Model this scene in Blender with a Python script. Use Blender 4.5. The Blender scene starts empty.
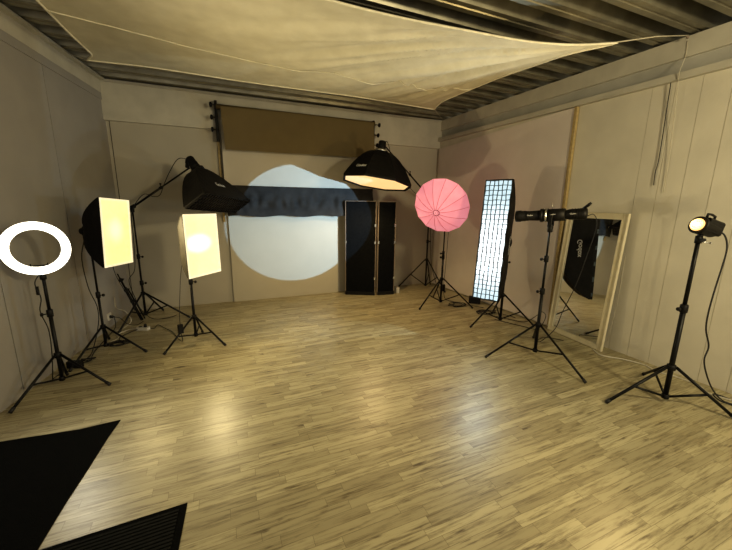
import bpy, math, random
from mathutils import Vector, Matrix, noise as mnoise
random.seed(7)
scn = bpy.context.scene
COL = scn.collection
PI = math.pi

# ------------------------------------------------------------------ room numbers
D, LX, RX, TZ = 5.775, -1.2465, 3.9627, 3.10      # far wall, left/right wall at the far wall, beam top
AL, AR = 0.1453, -0.0138                          # the side walls are not quite square to the far wall
def lwx(y): return LX + (y - D) * AL
def rwx(y): return RX + (y - D) * AR

# ------------------------------------------------------------------ materials
def new_mat(name):
    m = bpy.data.materials.new(name); m.use_nodes = True
    nt = m.node_tree; b = nt.nodes['Principled BSDF']
    return m, nt, b
def mix_rgb(nt, a, b, fac):
    n = nt.nodes.new('ShaderNodeMix'); n.data_type = 'RGBA'
    if isinstance(fac, float): n.inputs[0].default_value = fac
    else: nt.links.new(fac, n.inputs[0])
    for k, v in ((6, a), (7, b)):
        if isinstance(v, tuple): n.inputs[k].default_value = (*v, 1) if len(v) == 3 else v
        else: nt.links.new(v, n.inputs[k])
    return n.outputs[2]
def noise_node(nt, scale, detail=3, vec=None, rough=.5):
    n = nt.nodes.new('ShaderNodeTexNoise'); n.inputs['Scale'].default_value = scale
    n.inputs['Detail'].default_value = detail; n.inputs['Roughness'].default_value = rough
    if vec is None:
        g = nt.nodes.new('ShaderNodeNewGeometry'); vec = g.outputs['Position']
    nt.links.new(vec, n.inputs['Vector'])
    return n.outputs['Fac']
def ramp(nt, fac, p0, p1):
    n = nt.nodes.new('ShaderNodeMapRange'); n.inputs[1].default_value = p0; n.inputs[2].default_value = p1
    nt.links.new(fac, n.inputs[0]); return n.outputs[0]
def mat(name, col, rough=.6, metal=0., var=.12, scale=14., bump=0., bscale=60., spec=.5, sheen=0.):
    m, nt, b = new_mat(name)
    dark = tuple(c * (1 - var) for c in col); lite = tuple(min(1, c * (1 + var)) for c in col)
    f = ramp(nt, noise_node(nt, scale), .3, .7)
    nt.links.new(mix_rgb(nt, dark, lite, f), b.inputs['Base Color'])
    b.inputs['Roughness'].default_value = rough; b.inputs['Metallic'].default_value = metal
    b.inputs['Specular IOR Level'].default_value = spec
    if bump:
        bn = nt.nodes.new('ShaderNodeBump'); bn.inputs['Strength'].default_value = bump; bn.inputs['Distance'].default_value = .01
        nt.links.new(noise_node(nt, bscale, 4), bn.inputs['Height']); nt.links.new(bn.outputs[0], b.inputs['Normal'])
    return m
def emit(name, col, strength, hot=None, hot_col=None, hot_r=.12, hot_gain=3., squash=(1, 1, 1)):
    """glowing cloth: even glow, warmer or brighter round the bulb behind it (hot, in world metres)"""
    m, nt, b = new_mat(name)
    b.inputs['Base Color'].default_value = (.5, .5, .48, 1); b.inputs['Roughness'].default_value = .7
    c = col; cr = ramp(nt, noise_node(nt, 22., 4), .3, .75)
    base = mix_rgb(nt, tuple(x * .86 for x in col), col, cr)
    if hot is not None:
        g = nt.nodes.new('ShaderNodeNewGeometry')
        s = nt.nodes.new('ShaderNodeVectorMath'); s.operation = 'SUBTRACT'; nt.links.new(g.outputs['Position'], s.inputs[0]); s.inputs[1].default_value = hot
        q = nt.nodes.new('ShaderNodeVectorMath'); q.operation = 'MULTIPLY'; nt.links.new(s.outputs[0], q.inputs[0]); q.inputs[1].default_value = squash
        l = nt.nodes.new('ShaderNodeVectorMath'); l.operation = 'LENGTH'; nt.links.new(q.outputs[0], l.inputs[0])
        r = nt.nodes.new('ShaderNodeMapRange'); r.interpolation_type = 'SMOOTHERSTEP'
        r.inputs[1].default_value = hot_r; r.inputs[2].default_value = 0.; nt.links.new(l.outputs['Value'], r.inputs[0])
        base = mix_rgb(nt, base, tuple(x * hot_gain for x in (hot_col or col)), r.outputs[0])
    nt.links.new(base, b.inputs['Emission Color']); b.inputs['Emission Strength'].default_value = strength
    return m

WORLD_E, LAMP_E, SPOT_E = 1.0, 250, 520
M = {}
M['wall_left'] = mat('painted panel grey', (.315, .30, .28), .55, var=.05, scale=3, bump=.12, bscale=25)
M['wall_back'] = mat('painted wall beige', (.42, .39, .32), .6, var=.04, scale=2, bump=.05)
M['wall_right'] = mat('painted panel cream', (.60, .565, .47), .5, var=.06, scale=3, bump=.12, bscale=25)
M['beam'] = mat('painted steel beam', (.50, .475, .40), .5, var=.08, scale=5)
M['beam_shaded'] = mat('shade-darkened steel beam', (.40, .39, .35), .6, var=.08, scale=5)
M['dark_block'] = mat('dark blocker', (.03, .028, .02), .9)
M['groove'] = mat('panel seam', (.07, .065, .055), .9)
M['groove_r'] = mat('faint panel seam', (.50, .47, .385), .9)
M['deck'] = mat('galvanised roof deck', (.27, .255, .20), .36, metal=.7, var=.2, scale=6)
M['board'] = mat('plain white board', (.66, .60, .55), .6, var=.03, scale=4)
M['seam_wood'] = mat('pale wooden batten', (.42, .32, .15), .6, var=.15, scale=30)
M['brown'] = mat('brown backdrop paper', (.145, .108, .045), .75, var=.05, scale=6)
M['cream'] = mat('cream backdrop paper', (.50, .46, .38), .7, var=.03, scale=4)
M['white_board'] = mat('white foam board', (.44, .41, .33), .55, var=.02, scale=4)
M['black_paper'] = mat('black backdrop paper', (.034, .033, .032), .8, var=.2, scale=9, bump=.5, bscale=12, spec=.15)
M['screen_black'] = mat('black felt board', (.007, .0075, .008), .85, var=.2, scale=30, spec=.05)
M['edge_wood'] = mat('pinkish wooden edge', (.22, .175, .14), .6, var=.1)
M['black'] = mat('satin black metal', (.006, .006, .006), .42, var=.3, scale=30, spec=.25)
M['plastic'] = mat('black plastic', (.008, .0075, .007), .5, var=.25, scale=40, spec=.25)
M['fabric'] = mat('black softbox cloth', (.0065, .006, .006), .6, var=.3, scale=18, bump=.4, bscale=14, spec=.2)
M['grey_cloth'] = mat('grey softbox cloth', (.055, .048, .034), .6, var=.3, scale=14, bump=.5, bscale=14)
M['grid_cloth'] = mat('slate grid cloth', (.05, .075, .095), .6, var=.4, scale=50)
M['steel'] = mat('bright steel', (.6, .6, .58), .25, metal=.9, var=.1)
M['rubber'] = mat('black cable rubber', (.012, .012, .012), .6)
M['white_cable'] = mat('white cable', (.55, .52, .44), .5)
M['white_plastic'] = mat('white plastic', (.62, .60, .54), .4)
M['white_cloth'] = emit('self-lit white hem', (1., .86, .52), .75)  # emission put into the hem as if light came through it
M['logo'] = mat('white print', (.62, .62, .6), .6)
M['mirror_frame'] = mat('cream painted wood frame', (.66, .60, .44), .45, var=.05, scale=12)
M['mat_black'] = mat('black felt mat', (.003, .0033, .0028), .95, var=.3, scale=60, bump=.5, bscale=160, spec=.1)
M['mat_rib'] = mat('dark ribbed rubber mat', (.008, .0085, .007), .8, var=.3, scale=40, spec=.15)
M['rope'] = mat('pale rope', (.50, .46, .36), .8)
mm, nt, b = new_mat('silvered mirror glass')
b.inputs['Metallic'].default_value = 1; b.inputs['Roughness'].default_value = .015
nt.links.new(mix_rgb(nt, (.80, .81, .80), (.86, .87, .86), ramp(nt, noise_node(nt, 5.), .3, .7)), b.inputs['Base Color'])
M['mirror'] = mm
# sail cloth: thin, lets some light through
mm, nt, b = new_mat('cream sail cloth')
b.inputs['Roughness'].default_value = .7
nt.links.new(mix_rgb(nt, (.60, .56, .42), (.70, .66, .51), ramp(nt, noise_node(nt, 6.), .3, .7)), b.inputs['Base Color'])
M['sail'] = mm
M['sail_hem'] = mat('cream sail hem', (.74, .70, .55), .7)
# floor: three strip laminate
mm, nt, b = new_mat('oak laminate')
g = nt.nodes.new('ShaderNodeNewGeometry'); sp = nt.nodes.new('ShaderNodeSeparateXYZ'); nt.links.new(g.outputs['Position'], sp.inputs[0])
def mth(op, a, bb=None, cc=None):
    n = nt.nodes.new('ShaderNodeMath'); n.operation = op
    for k, v in enumerate((a, bb, cc)):
        if v is None: continue
        if isinstance(v, (int, float)): n.inputs[k].default_value = v
        else: nt.links.new(v, n.inputs[k])
    return n.outputs[0]
PW, PL = .062, .46
yr = mth('DIVIDE', sp.outputs[1], PW); row = mth('FLOOR', yr); fy = mth('FRACT', yr)
wn = nt.nodes.new('ShaderNodeTexWhiteNoise'); wn.noise_dimensions = '1D'; nt.links.new(row, wn.inputs['W'])
xo = mth('ADD', mth('DIVIDE', sp.outputs[0], PL), mth('MULTIPLY', wn.outputs['Value'], 7.3)); cell = mth('FLOOR', xo); fx = mth('FRACT', xo)
cb = nt.nodes.new('ShaderNodeCombineXYZ'); nt.links.new(cell, cb.inputs[0]); nt.links.new(row, cb.inputs[1])
wc = nt.nodes.new('ShaderNodeTexWhiteNoise'); wc.noise_dimensions = '3D'; nt.links.new(cb.outputs[0], wc.inputs['Vector'])
# grain coordinates stretched along the strip and shifted per block
cg = nt.nodes.new('ShaderNodeCombineXYZ')
nt.links.new(mth('ADD', mth('MULTIPLY', sp.outputs[0], 3.2), mth('MULTIPLY', wc.outputs['Value'], 37.)), cg.inputs[0])
nt.links.new(mth('MULTIPLY', sp.outputs[1], 46.), cg.inputs[1]); nt.links.new(mth('MULTIPLY', wc.outputs['Value'], 19.), cg.inputs[2])
grain = noise_node(nt, 1.0, 8, cg.outputs[0], .72)
ck = nt.nodes.new('ShaderNodeCombineXYZ')
nt.links.new(mth('ADD', mth('MULTIPLY', sp.outputs[0], 5.), mth('MULTIPLY', wc.outputs['Value'], 11.)), ck.inputs[0]); nt.links.new(mth('MULTIPLY', sp.outputs[1], 24.), ck.inputs[1])
knot = mth('ADD', noise_node(nt, 1.0, 4, ck.outputs[0]), mth('MULTIPLY', mth('SUBTRACT', grain, .5), .35))
c1 = mix_rgb(nt, (.325, .285, .175), (.48, .43, .27), wc.outputs['Value'])
c2 = mix_rgb(nt, c1, (.155, .125, .07), mth('MULTIPLY', ramp(nt, grain, .47, .66), .95))
c3 = mix_rgb(nt, c2, (.085, .062, .035), mth('MULTIPLY', ramp(nt, knot, .63, .74), .85))
ey = mth('MINIMUM', fy, mth('SUBTRACT', 1., fy)); ex = mth('MULTIPLY', mth('MINIMUM', fx, mth('SUBTRACT', 1., fx)), PL / PW)
edge = mth('LESS_THAN', mth('MINIMUM', ey, ex), .018)
c4 = mix_rgb(nt, c3, (.14, .11, .06), mth('MULTIPLY', edge, .75))
nt.links.new(c4, b.inputs['Base Color'])
rr = nt.nodes.new('ShaderNodeMapRange'); rr.inputs[3].default_value = .30; rr.inputs[4].default_value = .44; nt.links.new(grain, rr.inputs[0])
nt.links.new(rr.outputs[0], b.inputs['Roughness'])
bn = nt.nodes.new('ShaderNodeBump'); bn.inputs['Strength'].default_value = .12; bn.inputs['Distance'].default_value = .002
nt.links.new(grain, bn.inputs['Height']); nt.links.new(bn.outputs[0], b.inputs['Normal'])
M['floor'] = mm

# ------------------------------------------------------------------ mesh helpers
def V(*a): return Vector(a)
def frame(z, up=(0, 0, 1)):
    z = Vector(z).normalized(); up = Vector(up)
    if abs(z.dot(up)) > .98: up = Vector((1, 0, 0))
    x = up.cross(z).normalized(); y = z.cross(x)
    return x, y, z
class MB:
    def __init__(s): s.v = []; s.f = []; s.sm = []; s.mi = []; s.cur = 0
    def add(s, vs, fs, smooth=False):
        o = len(s.v); s.v += [Vector(p) for p in vs]
        for f in fs: s.f.append([i + o for i in f]); s.sm.append(smooth); s.mi.append(s.cur)
        return s
    def obox(s, c, X, Y, Z, hx, hy, hz, bev=0.):
        """oriented box; bev chamfers the four long edges along Z"""
        c = Vector(c); X, Y, Z = Vector(X), Vector(Y), Vector(Z)
        if bev:
            pr = [(-hx + bev, -hy), (hx - bev, -hy), (hx, -hy + bev), (hx, hy - bev), (hx - bev, hy), (-hx + bev, hy), (-hx, hy - bev), (-hx, -hy + bev)]
        else: pr = [(-hx, -hy), (hx, -hy), (hx, hy), (-hx, hy)]
        n = len(pr); vs = [c + X * a + Y * b_ + Z * t for t in (-hz, hz) for a, b_ in pr]
        fs = [[i, (i + 1) % n, n + (i + 1) % n, n + i] for i in range(n)] + [list(range(n))[::-1], list(range(n, 2 * n))]
        return s.add(vs, fs)
    def box(s, x0, x1, y0, y1, z0, z1):
        return s.obox(((x0 + x1) / 2, (y0 + y1) / 2, (z0 + z1) / 2), (1, 0, 0), (0, 1, 0), (0, 0, 1), (x1 - x0) / 2, (y1 - y0) / 2, (z1 - z0) / 2)
    def tube(s, pts, r, n=10, caps=True):
        pts = [Vector(p) for p in pts]; rs = r if isinstance(r, (list, tuple)) else [r] * len(pts)
        px = None; vs = []
        for i, p in enumerate(pts):
            d = (pts[min(i + 1, len(pts) - 1)] - pts[max(i - 1, 0)])
            if d.length < 1e-9: d = Vector((0, 0, 1))
            d.normalize()
            if px is None: x, y, _ = frame(d)
            else:
                x = (px - d * px.dot(d)).normalized(); y = d.cross(x)
            px = x
            vs += [p + (x * math.cos(2 * PI * k / n) + y * math.sin(2 * PI * k / n)) * rs[i] for k in range(n)]
        fs = [[i * n + k, i * n + (k + 1) % n, (i + 1) * n + (k + 1) % n, (i + 1) * n + k] for i in range(len(pts) - 1) for k in range(n)]
        o = len(s.v); s.add(vs, fs, True)
        if caps: s.add([], []); s.f.append([o + k for k in range(n)][::-1]); s.sm.append(False); s.mi.append(s.cur); s.f.append([o + (len(pts) - 1) * n + k for k in range(n)]); s.sm.append(False); s.mi.append(s.cur)
        return s
    def lathe(s, c, axis, prof, n=24, smooth=True, up=(0, 0, 1)):
        """prof: (distance along the axis, radius)"""
        x, y, z = frame(axis, up); c = Vector(c); vs = []
        for t, r in prof: vs += [c + z * t + (x * math.cos(2 * PI * k / n) + y * math.sin(2 * PI * k / n)) * r for k in range(n)]
        fs = [[i * n + k, i * n + (k + 1) % n, (i + 1) * n + (k + 1) % n, (i + 1) * n + k] for i in range(len(prof) - 1) for k in range(n)]
        o = len(s.v); s.add(vs, fs, smooth)
        if prof[0][1] > 1e-4: s.f.append([o + k for k in range(n)][::-1]); s.sm.append(False); s.mi.append(s.cur)
        if prof[-1][1] > 1e-4: s.f.append([o + (len(prof) - 1) * n + k for k in range(n)]); s.sm.append(False); s.mi.append(s.cur)
        return s
    def build(s, name, m, parent=None, loc=None, **kw):
        org = Vector(loc) if loc is not None else (origin(parent) if parent else Vector((0, 0, 0)))
        me = bpy.data.meshes.new(name); me.from_pydata([tuple(p - org) for p in s.v], [], s.f); me.update()
        ms = m if isinstance(m, (list, tuple)) else [m]
        for q in ms: me.materials.append(M[q] if isinstance(q, str) else q)
        me.polygons.foreach_set('use_smooth', s.sm); me.polygons.foreach_set('material_index', s.mi)
        import bmesh
        bm = bmesh.new(); bm.from_mesh(me); bmesh.ops.recalc_face_normals(bm, faces=bm.faces); bm.to_mesh(me); bm.free()
        o = bpy.data.objects.new(name, me); COL.objects.link(o)
        if parent: o.parent = parent
        else: o.location = org
        for k, v_ in kw.items(): o[k] = v_
        return o
def origin(o):
    p = Vector(o.location)
    while o.parent: o = o.parent; p += Vector(o.location)
    return p
def thing(name, loc, label, cat, group=None):
    o = bpy.data.objects.new(name, None); COL.objects.link(o); o.location = loc; o.empty_display_size = .1
    o['label'] = label; o['category'] = cat
    if group: o['group'] = group
    return o
def spline(pts, k=8):
    """Catmull-Rom through the points"""
    pts = [Vector(p) for p in pts]; P = [pts[0] * 2 - pts[1]] + pts + [pts[-1] * 2 - pts[-2]]; out = []
    for i in range(1, len(P) - 2):
        for j in range(k):
            t = j / k; a, b_, c, d = P[i - 1], P[i], P[i + 1], P[i + 2]
            out.append(.5 * ((2 * b_) + (c - a) * t + (2 * a - 5 * b_ + 4 * c - d) * t * t + (3 * b_ - a - 3 * c + d) * t ** 3))
    return out + [pts[-1]]
def cable(name, pts, r, m, label, cat='cable', k=8, group=None):
    o = MB().tube(spline(pts, k), r, 6).build(name, m, loc=Vector(pts[0])); o['label'] = label; o['category'] = cat
    if group: o['group'] = group
    return o
def text_part(txt, size, c, X, Y, m, parent, name='logo'):
    """flat lettering lying in the plane X (reading direction) / Y (up of the letters)"""
    cu = bpy.data.curves.new('t', 'FONT'); cu.body = txt; cu.size = size; cu.align_x = 'CENTER'; cu.align_y = 'CENTER'; cu.extrude = .0006; cu.offset = size * .012
    to = bpy.data.objects.new('t', cu); COL.objects.link(to); dg = bpy.context.evaluated_depsgraph_get(); dg.update()
    me = bpy.data.meshes.new_from_object(to.evaluated_get(dg)); bpy.data.objects.remove(to); bpy.data.curves.remove(cu)
    X = Vector(X).normalized(); Y = Vector(Y).normalized(); Z = X.cross(Y); c = Vector(c) - origin(parent)
    for v_ in me.vertices: p = v_.co.copy(); v_.co = c + X * p.x + Y * p.y + Z * p.z
    me.materials.clear(); me.materials.append(M[m]); me.name = name
    o = bpy.data.objects.new(name, me); COL.objects.link(o); o.parent = parent
    return o
def struct(mb, name, m, loc=(0, 0, 0)):
    o = mb.build(name, m, loc=loc); o['kind'] = 'structure'; return o

# ------------------------------------------------------------------ SETTING
YN = -2.2     # the room runs on behind the camera
b_ = MB(); b_.add([(lwx(YN) - .1, YN, 0), (rwx(YN) + .1, YN, 0), (RX + .1, D + .1, 0), (LX - .1, D + .1, 0),
                   (lwx(YN) - .1, YN, -.1), (rwx(YN) + .1, YN, -.1), (RX + .1, D + .1, -.1), (LX - .1, D + .1, -.1)],
                  [[0, 1, 2, 3], [7, 6, 5, 4], [0, 4, 5, 1], [1, 5, 6, 2], [2, 6, 7, 3], [3, 7, 4, 0]])
struct(b_, 'floor', 'floor')
def side_wall(fx, seams, sgn, y0, y1, z0, z1, gap=.006, thick=.08, dep=.012):
    """panels side by side in front of a dark backing that shows in the seams"""
    mb = MB(); ys = [y0] + sorted(seams) + [y1]
    def prism(ya, yb, o0, o1, za, zb):
        mb.add([(fx(ya) + sgn * o0, ya, za), (fx(yb) + sgn * o0, yb, za), (fx(yb) + sgn * o1, yb, za), (fx(ya) + sgn * o1, ya, za),
                (fx(ya) + sgn * o0, ya, zb), (fx(yb) + sgn * o0, yb, zb), (fx(yb) + sgn * o1, yb, zb), (fx(ya) + sgn * o1, ya, zb)],
               [[0, 1, 2, 3], [7, 6, 5, 4], [0, 4, 5, 1], [1, 5, 6, 2], [2, 6, 7, 3], [3, 7, 4, 0]])
    for i in range(len(ys) - 1):
        mb.cur = 0; prism(ys[i] + (gap / 2 if i else 0), ys[i + 1] - (gap / 2 if i < len(ys) - 2 else 0), 0, dep, z0, z1)
    mb.cur = 1; prism(y0, y1, dep, thick, z0, z1)
    return mb
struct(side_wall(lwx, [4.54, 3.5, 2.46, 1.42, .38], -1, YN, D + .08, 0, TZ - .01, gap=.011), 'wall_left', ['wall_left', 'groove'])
sm_ = [2.256, 2.065, 1.865, 1.66, 1.46, 1.26, 1.06, .86, .66, .46]
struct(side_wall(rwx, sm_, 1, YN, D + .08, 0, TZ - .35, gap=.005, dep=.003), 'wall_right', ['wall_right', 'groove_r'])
struct(MB().box(LX - .1, RX + .1, D, D + .1, 0, TZ - .01), 'wall_back', 'wall_back')
# bottom trims of the steel beams round the top of the walls
def strip(fx, sgn, o0, o1, z0, z1, ya=YN, yb=D):
    mb = MB(); mb.add([(fx(ya) + sgn * o0, ya, z0), (fx(yb) + sgn * o0, yb, z0), (fx(yb) + sgn * o1, yb, z0), (fx(ya) + sgn * o1, ya, z0),
                       (fx(ya) + sgn * o0, ya, z1), (fx(yb) + sgn * o0, yb, z1), (fx(yb) + sgn * o1, yb, z1), (fx(ya) + sgn * o1, ya, z1)],
                      [[0, 1, 2, 3], [7, 6, 5, 4], [0, 4, 5, 1], [1, 5, 6, 2], [2, 6, 7, 3], [3, 7, 4, 0]]); return mb
struct(MB().box(LX - .1, RX + .1, D - .055, D, 2.61, TZ - .03), 'trim_1', 'beam')                # beam on the far wall
struct(MB().box(LX - .1, RX + .1, D - .075, D + .05, TZ - .03, TZ), 'trim_2', 'beam')            # its top flange
struct(strip(lwx, 1, -.02, .016, 2.93, TZ - .02), 'trim_3', 'beam')                               # beam on the left wall
struct(strip(lwx, 1, -.02, .075, TZ - .02, TZ), 'trim_4', 'beam')
struct(strip(lwx, 1, -.02, .012, 2.85, 2.93), 'trim_5', 'wall_left')
struct(MB().box(-1.212, -1.204, D - .004, D + .01, 0, 2.61), 'trim_11', 'groove')
struct(strip(rwx, 1, 0., .10, 2.925, TZ), 'trim_6', 'beam')                                       # upper face on the right wall
struct(strip(rwx, 1, .03, .10, 2.74, 2.925), 'trim_7', 'beam_shaded')                               # its recess, shadow band put in as a darker colour
struct(strip(rwx, -1, -.05, .055, 2.73, 2.79), 'trim_8', 'beam')                                  # rail below it
# corrugated roof deck, ribs running across the room
mb = MB(); prof = []; y = YN; P_ = .285
while y < D + .9:
    prof += [(y, 3.285), (y + .075, 3.285), (y + .115, 3.115), (y + .155, 3.115), (y + .162, 3.124), (y + .178, 3.124), (y + .185, 3.115), (y + .235, 3.115)]; y += P_
x0, x1 = lwx(YN) - .7, RX + 1.
vs = [(xx, py, pz) for py, pz in prof for xx in (x0, x1)]
mb.add(vs, [[2 * i, 2 * i + 1, 2 * i + 3, 2 * i + 2] for i in range(len(prof) - 1)])
mb.add([(x0, YN, 3.33), (x1, YN, 3.33), (x1, D + 1, 3.33), (x0, D + 1, 3.33)], [[0, 1, 2, 3]])
struct(mb, 'ceiling', 'deck')
mb = MB(); mb.box(x0, lwx(YN) - .6, YN, D + 1, 2.9, 3.36); mb.box(x1 - .4, x1 - .3, YN, D + 1, 2.9, 3.36); mb.box(x0, x1, D + .7, D + .8, 2.9, 3.36)  # added dark boxes past the walls, blacken the gap and stop light leaks
struct(mb, 'gap_block', 'dark_block')
struct(MB().box(x0, x1, YN - .1, YN, 2.6, 3.3), 'trim_10', 'dark_block')

# ------------------------------------------------------------------ boards, backdrops
mb = MB(); off = .03
ya, yb = 3.035, 5.69
def board_pt(y_, z_, o): return (rwx(y_) - o, y_, z_)
mb.add([board_pt(ya, .02, off), board_pt(yb, .02, off), board_pt(yb, 2.60, off), board_pt(ya, 2.725, off),
        board_pt(ya, .02, .002), board_pt(yb, .02, .002), board_pt(yb, 2.60, .002), board_pt(ya, 2.725, .002)],
       [[0, 1, 2, 3], [7, 6, 5, 4], [0, 4, 5, 1], [1, 5, 6, 2], [2, 6, 7, 3], [3, 7, 4, 0]])
o = mb.build('wall_panel', 'board', loc=(rwx(4.3), 4.3, .02)); o['label'] = 'large plain white board covering the far half of the right wall'; o['category'] = 'board'
o = MB().obox((rwx(3.01) - .022, 3.012, 1.38), (1, 0, 0), (0, 1, 0), (0, 0, 1), .02, .02, 1.345, .004).build('wooden_batten', 'seam_wood', loc=(rwx(3.01), 3.012, .03))
o['label'] = 'upright wooden batten along the near edge of the big wall board, behind the mirror'; o['category'] = 'batten'
o = MB().obox((.105, D - .018, 2.0), (1, 0, 0), (0, 1, 0), (0, 0, 1), .017, .018, .72, .004).build('wooden_batten', 'seam_wood', loc=(.105, D - .07, 1.3))
o['label'] = 'narrow wooden batten upright on the far wall, left of the brown backdrop paper'; o['category'] = 'batten'
# brackets for three rolls
def bracket(x, z, sgn, label):
    t = thing('backdrop_bracket', (x, D - .06, z - .5), label, 'bracket')
    MB().obox((x, D - .10, z - .22), (1, 0, 0), (0, 1, 0), (0, 0, 1), .018, .045, .27, .006).build('bracket_plate', 'plastic', t)
    for k in range(3):
        zz = z - .03 - .155 * k; yy = D - .15 - .035 * (2 - k)
        MB().tube([(x, D - .1, zz), (x, yy, zz)], .009, 8).tube([(x, yy, zz), (x - sgn * .05, yy, zz)], .008, 8).lathe((x - sgn * .045, yy, zz), (-sgn, 0, 0), [(0, .014), (.012, .034), (.03, .034), (.04, .012)], 12).build('roller_hook', 'black', t)
    return t
bracket(.10, 2.93, 1, 'black triple roller bracket at the left end of the brown backdrop paper')
bracket(2.55, 2.90, -1, 'black triple roller bracket at the right end of the brown backdrop paper')
# brown paper on its roll
t = thing('backdrop_roll', (1.33, D - .25, 2.3), 'brown backdrop paper hanging a short way down from its roll', 'backdrop')
MB().tube([(.10, D - .215, 2.885), (2.53, D - .215, 2.885)], .032, 16).build('roll_tube', 'brown', t)
mb = MB(); n = 40; vs = []
for j in range(9):
    zz = 2.885 - .57 * j / 8
    for i in range(n + 1):
        xx = .155 + (2.50 - .155) * i / n + .03 * (j / 8) * (1 - 2 * (n - i) / n * .0); vs.append((xx, D - .248 + .006 * math.sin(i * .55) * j / 8, zz + (.015 * (i / n)) * j / 8))
mb.add(vs, [[j * (n + 1) + i, j * (n + 1) + i + 1, (j + 1) * (n + 1) + i + 1, (j + 1) * (n + 1) + i] for j in range(8) for i in range(n)], True)
mb.build('paper_sheet', 'brown', t)
# cream paper between brown and black
mb = MB(); vs = []
for j in range(7):
    for i in range(n + 1): vs.append((.145 + 2.38 * i / n, D - .13 + .004 * math.sin(i * .4 + j), 2.74 - 1.36 * j / 6))
mb.add(vs, [[j * (n + 1) + i, j * (n + 1) + i + 1, (j + 1) * (n + 1) + i + 1, (j + 1) * (n + 1) + i] for j in range(6) for i in range(n)], True)
t = thing('backdrop_roll', (1.33, D - .13, 1.4), 'cream backdrop paper hanging between the brown paper and the black one', 'backdrop')
MB().tube([(.14, D - .155, 2.745), (2.53, D - .155, 2.745)], .026, 14).build('roll_tube', 'cream', t)
mb.build('paper_sheet', 'cream', t)
# black paper, loosely hung and buckled
mb = MB(); n = 110; m_ = 14; vs = []
for j in range(m_ + 1):
    v_ = j / m_
    for i in range(n + 1):
        u_ = i / n; xx = .155 + 2.385 * u_
        bow = .05 * 1.8 * mnoise.noise(Vector((u_ * 24, v_ * 2.2, 4))) * math.sin(PI * v_) * math.exp(-((v_ - .55) / .22) ** 2) - .012 * math.exp(-((v_ - .42 - .03 * math.sin(u_ * 5)) / .07) ** 2)
        low = 1.375 + .012 * math.sin(u_ * 23) * (1 if u_ < .74 else 0) + (0 if u_ < .748 else -.0)
        vs.append((xx, D - .165 + bow - .02 * v_ + .008 * mnoise.noise(Vector((u_ * 14, v_ * 4, 0))), 1.83 + (low - 1.83) * v_ - .006 * math.sin(u_ * PI)))
mb.add(vs, [[j * (n + 1) + i, j * (n + 1) + i + 1, (j + 1) * (n + 1) + i + 1, (j + 1) * (n + 1) + i] for j in range(m_) for i in range(n)], True)
o = mb.build('backdrop_paper', 'black_paper', loc=(1.33, D - .16, 1.37)); o['label'] = 'crumpled black backdrop paper stretched across the far wall above the white board'; o['category'] = 'backdrop'
# white board standing below
o = MB().box(.165, 1.935, D - .035, D - .02, .0, 1.372).build('foam_board', 'white_board', loc=(1.05, D - .15, 0)); o['label'] = 'white foam board standing on the floor against the far wall, under the black paper'; o['category'] = 'board'

# two black standing boards
def flat(x0, y0, x1, y1, h, label, foot):
    a = Vector((x0, y0, 0)); c = Vector((x1, y1, 0)); d = (c - a).normalized(); nrm = Vector((d.y, -d.x, 0)); L = (c - a).length; mid = (a + c) / 2
    t = thing('standing_board', mid, label, 'board')
    MB().obox(mid + V(0, 0, h / 2 + .01), d, nrm, (0, 0, 1), L / 2 - .012, .012, h / 2 - .01).build('panel', 'screen_black', t)
    for s_ in (-1, 1):
        MB().obox(mid + d * s_ * (L / 2 - .006) + V(0, 0, h / 2), d, nrm, (0, 0, 1), .006, .016, h / 2, .002).build('edge_strip', 'edge_wood', t)
    MB().obox(mid + V(0, 0, h - .004), d, nrm, (0, 0, 1), L / 2 - .012, .014, .004).build('top_strip', 'edge_wood', t)
    MB().obox(mid + V(0, 0, .03) + nrm * foot, d, (0, 0, 1), nrm, L / 2 - .004, .03, .028, .006).build('base_rail', 'plastic', t)
    for s_, zz in ((1, 1.22), (1, .93), (1, .3), (-1, .93)):
        MB().obox(mid + d * s_ * (L / 2 - .012) + nrm * .018 + V(0, 0, zz), d, (0, 0, 1), nrm, .012, .022, .003).build('hinge', 'steel', t)
    return t
flat(2.008, 5.55, 2.474, 5.30, 1.625, 'black standing board angled toward the spotlight, nearer the white board, spotlight edge falling across it', .0)
flat(2.505, 5.30, 2.822, 5.262, 1.62, 'narrower black standing board with pale wooden edge, to the right of its twin', .0)
o = MB().obox((2.925, 5.32, .05), (1, 0, 0), (0, 1, 0), (0, 0, 1), .03, .04, .05, .008).build('doorstop_block', 'white_plastic', loc=(2.925, 5.32, 0)); o['label'] = 'small white block on the floor at the foot of the right black standing board'; o['category'] = 'block'

# ------------------------------------------------------------------ mirror leaning on the right wall
bx, tx, mz = 3.872, 3.962, 1.515; y0, y1 = 2.222, 2.955
Yd = Vector((-.080, -1, 0)).normalized(); up = Vector((tx - bx, -.0056, mz)).normalized(); nr = up.cross(Yd).normalized()
if nr.x > 0: nr = -nr
Lh = math.hypot(tx - bx, mz); cen = V((bx + tx) / 2 + .002, (y0 + y1) / 2, mz / 2 + .002)
t = thing('leaning_mirror', (3.87, 2.6, 0), 'tall mirror in a cream frame leaning against the right wall', 'mirror')
W = y1 - y0; fw = .062
def bar(c, ax, half, side):
    other = nr.cross(ax)
    return MB().obox(c, other, nr, ax, fw / 2, .016, half, .008)
mb = MB()
for s_ in (-1, 1): mb.obox(cen + Yd * s_ * (W / 2 - fw / 2), Yd, nr, up, fw / 2, .016, Lh / 2, .007)
for s_ in (-1, 1): mb.obox(cen + up * s_ * (Lh / 2 - fw / 2), up, nr, Yd, fw / 2, .016, W / 2 - fw, .007)
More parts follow.
